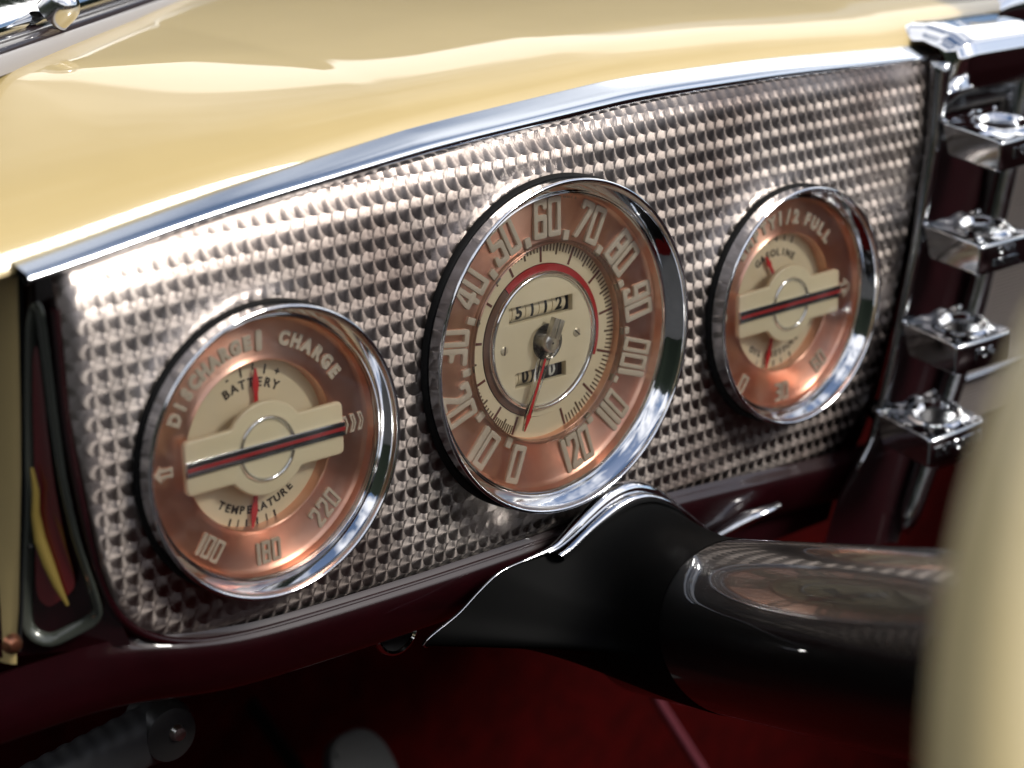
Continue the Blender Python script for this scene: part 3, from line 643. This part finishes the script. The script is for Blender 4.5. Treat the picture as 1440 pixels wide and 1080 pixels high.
g=G().tube([(rxx(y)-.02,y,-.08) for y in ys],[float(np.interp(y,[-2.12,-2.0,-1.6,0,1.2],[.03,.075,.085,.085,.10])) for y in ys],18); obj('right_post',g,M_darkchrome,con,KO,angle=180)
# chrome cap: rounded hood across the top
def cap(a,x):
    u=(x-3.62)/(4.70-3.62); e=1-abs(2*u-1)**10
    # profile from the back over the top and down the front
    PT=[(-.58,1.44),(-.5,1.53),(-.30,1.54),(-.10,1.50),(.03,1.43),(.07,1.34),(.05,1.22),(-.02,1.10),(-.10,1.0),(-.16,.92)]
    k=a*(len(PT)-1); i=min(int(k),len(PT)-2); f=k-i
    z=PT[i][0]*(1-f)+PT[i+1][0]*f; y=PT[i][1]*(1-f)+PT[i+1][1]*f
    y=1.0+(y-1.0)*(.80+.20*e) if y>1.0 else y
    z=-.2+(z+.2)*(.55+.45*e)
    return (x-.04*(1.5-y),y,z)
g=G(); g.grid(cap, np.linspace(0,1,46), 3.62+(4.70-3.62)*(.5-.5*np.cos(np.linspace(0,math.pi,40)))); obj('chrome_cap',g,M_chrome,con,KO,angle=180)
# second chrome moulding stepping up to the right
def cap2(a,x):
    u=(x-4.45)/(6.6-4.45); e=1-abs(2*min(u,.5)-1)**8
    z=-.6+.38*math.sin(a); y=1.55+.28*math.cos(a)*(.6+.4*e)*1.1
    return (x+.1*math.cos(a),y+.03*u,z)
g=G(); g.grid(cap2, np.linspace(-.2,2.2,20), 4.45+(6.6-4.45)*np.linspace(0,1,40)**1.6); obj('upper_moulding',g,M_chrome,con,KO,angle=180)
# radio grille: fine ribs
RG=(4.5,-2,-.15)
gr=thing('radio_grille',RG,'pale silver grille of fine horizontal ribs to the right of the console','grille')
g=G(); NR=96
yy=[]; 
for i in range(NR):
    y0=-1.45+i*2.65/NR; yy+= [(y0,-.16),(y0+.004,-.135),(y0+.020,-.130),(y0+.026,-.155)]
g.grid(lambda p,x:(x+ .21*(p[0]-1.2),p[0],p[1]), yy, [4.47,7.2]); obj('ribbed_plate',g,M_grille,gr,RG,angle=30)
for y in (.62,-.25,-1.1):
    obj('cross_bar',G().tube([(4.50+.21*(y-1.2),y,-.11),(7.2,y+.02,-.11)],.035,12),M_darkchrome,gr,RG)

# knobs
def build_knob():
    org=(0,0,0); w,h,d=.60,.215,.50
    k=thing('control_knob',org,'x','switch','chrome control knobs in a column on the console')
    # body, local: x right, y up, z out; top slopes down outward
    g=G(); n=8
    sec=[(0,0),(d,-.10),(d-.015,-.10-h),(.05,-h-.02)]
    loop=rnd([(a,b2) for a,b2 in sec],.03,3)
    xs=[0,.012,.03,w-.03,w-.012,w]; sc=[.90,.97,1,1,.97,.90]
    cz=sum(p[0] for p in loop)/len(loop); cy=sum(p[1] for p in loop)/len(loop)
    o=0
    for i,x in enumerate(xs):
        g.v += [(x,cy+(p[1]-cy)*sc[i],cz+(p[0]-cz)*sc[i]) for p in loop]
    N=len(loop)
    for i in range(len(xs)-1):
        for j in range(N): g.f.append((i*N+j,i*N+(j+1)%N,(i+1)*N+(j+1)%N,(i+1)*N+j))
    g.f.append(tuple(range(N))); g.f.append(tuple(range((len(xs)-1)*N,len(xs)*N)))
    body=obj('knob_body',g,M_darkchrome,k,org,angle=35)
    # dished chrome top plate
    def top(u,v):
        x=.012+u*(w-.024); z=.02+v*(d-.035); ex=(x-w*.55)/(w*.34); ez=(z-d*.55)/(d*.30); r=math.hypot(ex,ez)
        hh=.012*math.exp(-((r-1)/.18)**2)*2.0 - .030*max(0,1-r*r)
        ex2=(x-w*.62)/.09; ez2=(z-.06)/.05
        hh+=.035*math.exp(-(ex2**2+ez2**2))+.006*math.sin(19*u+2)*math.cos(13*v)
        return (x, .008-.2*z+hh, z)
    g=G(); g.grid(top, np.linspace(0,1,44), np.linspace(0,1,32)); obj('dished_top',g,M_chrome,k,org,angle=180,fix=False)
    obj('knob_stem',G().tube([(w/2,-.12,-.25),(w/2,-.13,.06)],.08,16),M_darkchrome,k,org)
    for sx in (.0,w): obj('corner_bead',G().lathe([(0,.02),(.014,.014),(.02,0),(.014,-.014),(0,-.02)],(sx,.0,.03),12),M_chrome,k,org)
    return k
KP=[(3.505,.915,0.0,'INT LT'),(3.345,.215,0.0,'CIGAR|LIGHTER'),(3.150,-.447,0.0,'FOG'),(2.90,-1.046,0.0,'THROTTLE')]
KL=['topmost chrome control knob, just under the chrome cap of the console','second chrome control knob from the top, with two lines of small lettering','third chrome control knob from the top, between the two-line knob and the lowest knob','lowest chrome control knob, beside the bottom right corner of the patterned panel']
src=build_knob(); knobs=[src]
for i in range(3):
    c=src.copy(); COL.objects.link(c); knobs.append(c)
    for ch in list(src.children):
        k2=ch.copy(); COL.objects.link(k2); k2.parent=c
for k,(x,y,z,s),lb in zip(knobs,KP,KL):
    k.location=W((x,y,z)); k['label']=lb; k.rotation_euler=(R_(random.uniform(-3,3)),R_(random.uniform(-2,2)),R_(random.uniform(-3,3)))
    lines=s.split('|')
    for j,ln in enumerate(lines):
        sz=.105 if len(lines)==1 else .075
        vf=text2d(ln,sz,.006,.001); yy0=-.205 if len(lines)==1 else (-.165-.085*j)
        g=G().add([(p[0]+.30,p[1]+yy0,p[2]+.500-.006*0) for p in vf[0]],vf[1]); obj('lettering',g,M_darkchrome,k,(0,0,0),smooth=False)

# ---------------------------------------------------------------- windscreen moulding at the top left
p0=Vector((-2.55,1.815,-1.86)); p1=Vector((-.24,1.815,-3.84)); dd=(p1-p0).normalized(); sd_=Vector((0,1,0)).cross(dd).normalized()
if sd_.z>0: sd_=-sd_
FO=tuple(p0)
wf=thing('windscreen_frame',FO,'chrome windscreen moulding with dark rubber seal and a dome screw, top left corner','windscreen frame')
def sweep(prof): 
    g=G(); g.grid(lambda t,p: tuple(p0+dd*t+sd_*p[0]+Vector((0,p[1],0))), np.linspace(-3,6,50), prof); return g
obj('seal',sweep([(-.02,-.15),(-.02,.03),(.02,.05),(.12,.06),(.2,.1)]),M_maroon,wf,FO,angle=180)
obj('painted_bead',sweep([(-.05,-.1),(-.05,.0),(-.03,.008),(-.01,.0),(.0,-.1)]),mat('grey seal edge',(.30,.28,.27),.4),wf,FO,angle=180)
obj('chrome_moulding',sweep([(.10,.04),(.085,.08),(.10,.12),(.16,.17),(.27,.21),(.45,.24),(.7,.26),(1.2,.27)]),M_chrome,wf,FO,angle=180)
b0=p0+dd*1.0-sd_*.03+Vector((0,.17,0)); nrm=(-sd_*.75+Vector((0,.66,0))).normalized(); t1=dd; t2=nrm.cross(t1)
g=G(); g.grid(lambda p,a: tuple(b0+(t1*math.cos(a)+t2*math.sin(a))*p[0]+nrm*p[1]), [(0,.09),(.03,.087),(.06,.077),(.085,.058),(.102,.032),(.11,0),(.112,-.10)], np.linspace(0,2*math.pi,33)[:-1],closev=True)
scw=obj('dome_screw',g,mat('worn chrome screw',(.7,.7,.7),.16,1),wf,FO,angle=180)
g=G(); g.grid(lambda p,q: tuple(b0+t1*p*.05+t2*q+nrm*(.0915-.006*p*p)), [-.7,-.35,0,.35,.7],[-.006,.006]); obj('slot',g,M_blackpaint,scw,FO)

# ---------------------------------------------------------------- things below the dashboard
g=G(); O1=(-1.06,-1.66,-.55)
kn=thing('key_ring_knob',O1,'small round chrome-rimmed knob under the bottom edge of the dashboard','knob')
obj('knob_rim',G().lathe([(.15,-.06),(.165,0),(.16,.03),(.145,.04),(.13,.03)],(O1[0]+.05,O1[1]+.02,-.5),40),M_chrome,kn,O1)
obj('knob_face',G().lathe([(0,.0),(.10,.0),(.14,.01)],(O1[0]+.05,O1[1]+.02,-.5),32),M_blackpaint,kn,O1)
O2=(1.85,-1.72,-.3)
lv=thing('small_lever',O2,'short chrome lever lying just above the black steering column','lever')
obj('lever_arm',G().tube([(1.45,-1.80,-.42),(1.62,-1.70,-.30),(1.82,-1.60,-.2),(2.02,-1.54,-.1)],[.035,.06,.075,.05],14,sq=.6),M_chrome,lv,O2,angle=180)
obj('lever_pivot',G().tube([(1.40,-1.80,-.9),(1.45,-1.80,-.42)],.04,12),M_darkchrome,lv,O2)
O3=(-2.6,-2.2,-1.4)
hb_=thing('brake_handle',O3,'grey ribbed handle with a round riveted end at the lower left','handle')
g=G(); 
c0=Vector((-4.4,-2.62,-1.5)); c1=Vector((-2.07,-2.29,-1.5))
g.grid(lambda t,a: tuple(c0.lerp(c1,t)+Vector((0,math.cos(a)*.20*(1+.03*math.cos(t*130)),math.sin(a)*.13))), np.linspace(0,1,160), np.linspace(0,2*math.pi,25)[:-1],closev=True); obj('ribbed_grip',g,mat('grey ribbed plastic',(.04,.04,.042),.5),hb_,O3)
g=G().lathe([(0,.16),(.10,.155),(.17,.13),(.20,.06),(.20,-.13)],(c1.x,c1.y,c1.z),32); obj('end_cap',g,mat('dull grey cap',(.045,.045,.045),.35,.4),hb_,O3)
obj('rivet',G().lathe([(0,.05),(.04,.04),(.055,0)],(c1.x+.02,c1.y+.02,c1.z+.155),16),M_steel,hb_,O3)
O4=(1.35,-4.6,-3.4)
pd=thing('pedal',O4,'dark grey rubber pedal pad with rounded top on the red floor','pedal')
pc=Vector((.66,-4.25,-3.2))
vf=poly2d([rnd([(-.27,-.9),(.27,-.9),(.30,.1),(.16,.32),(-.16,.32),(-.30,.1)],.16,5)],.05,.03,3)
tl=R_(35); g=G().add([(pc.x+p[0],pc.y+p[1]*math.cos(tl)+p[2]*math.sin(tl),pc.z-p[1]*math.sin(tl)+p[2]*math.cos(tl)) for p in vf[0]],vf[1]); obj('pad',g,M_greyrub,pd,O4,angle=40)
g=G()
for i in range(7):
    y=-.75+i*.15; g.add(*(lambda b_: ([(pc.x+p[0],pc.y+p[1]*math.cos(tl)+p[2]*math.sin(tl),pc.z-p[1]*math.sin(tl)+p[2]*math.cos(tl)) for p in b_.v],b_.f))(G().box((-.2,y,.08),(.2,y+.05,.10))))
obj('pad_ribs',g,M_greyrub,pd,O4,smooth=False)
obj('pedal_arm',G().tube([(pc.x,pc.y-.3,pc.z-.1),(pc.x+.1,pc.y-.5,pc.z-.9),(pc.x+.3,pc.y-.2,-5.2)],.07,12),M_black,pd,O4)
tag(obj('linkage_rod',G().tube([(2.9,-3.6,-2.4),(3.2,-4.22,-2.4),(3.74,-5.05,-2.4),(4.5,-6.3,-2.4)],.045,12),mat('dusty maroon rod',(.10,.02,.03),.5),org=(3.7,-4.9,-2.4)),'thin maroon rod slanting down over the red carpet','rod')

# ---------------------------------------------------------------- rest of the cabin and an added dark ring that the chrome and paint mirror
SE=(4,-9.2,17)
st=thing('bench_seat',SE,'maroon leather bench seat facing the dashboard','seat')
def rbox(a,b2,r): g=G().box(a,b2); return g
obj('cushion',rbox((-4.5,-9.1,10.5),(13,-5.0,18.5),.5),M_leather,st,SE,bev=.6)
obj('backrest',rbox((-4.5,-5.6,17.2),(13,2.2,19.6),.5),M_leather,st,SE,bev=.7)

ring=[]  # unseen ring, raised ahead and left to keep sky out of reflections
g=G(); rr=[random.uniform(.75,1.15) for _ in range(64)]
g.grid(lambda a,p: (700*math.sin(a)*p[0],-20+p[1]*(1+1.5*max(0,-math.cos(a)+.1)**.7+4.2*max(0,-math.sin(a)-.25))*(.55*rr[int(a*64/6.3)%64]+.45*rr[(int(a*64/6.3)+1)%64]),700*math.cos(a)*p[0]), np.linspace(0,2*math.pi,65)[:-1], [(.96,0),(.98,70),(1.0,105),(1.02,122),(1.08,115)], closeu=True)
tag(obj('sky_blocker',g,mat('dark sky blocker',(.02,.026,.018),.95,spec=.05),org=(0,-20,0)),kind='structure')
g=G(); g.grid(lambda y,z:(14.2,y,z),[-9.2,-4,1.0],[-5,5,24])
g.grid(lambda y,z:(-4.3,y,z),[-9.2,-4,-1.5],[-5.4,-3,-.8]); tag(obj('wall',g,M_leather,org=(14,0,10),smooth=False),kind='structure')
g=G(); g.grid(lambda y,x:(x,y,23),[-9.2,1.6],[-5,14.2]); g.grid(lambda y,z:(-5.2,y,z),[-9.2,1.2],[13.5,23])
tag(obj('rear_wall',g,M_leather,org=(5,0,23),smooth=False),kind='structure')
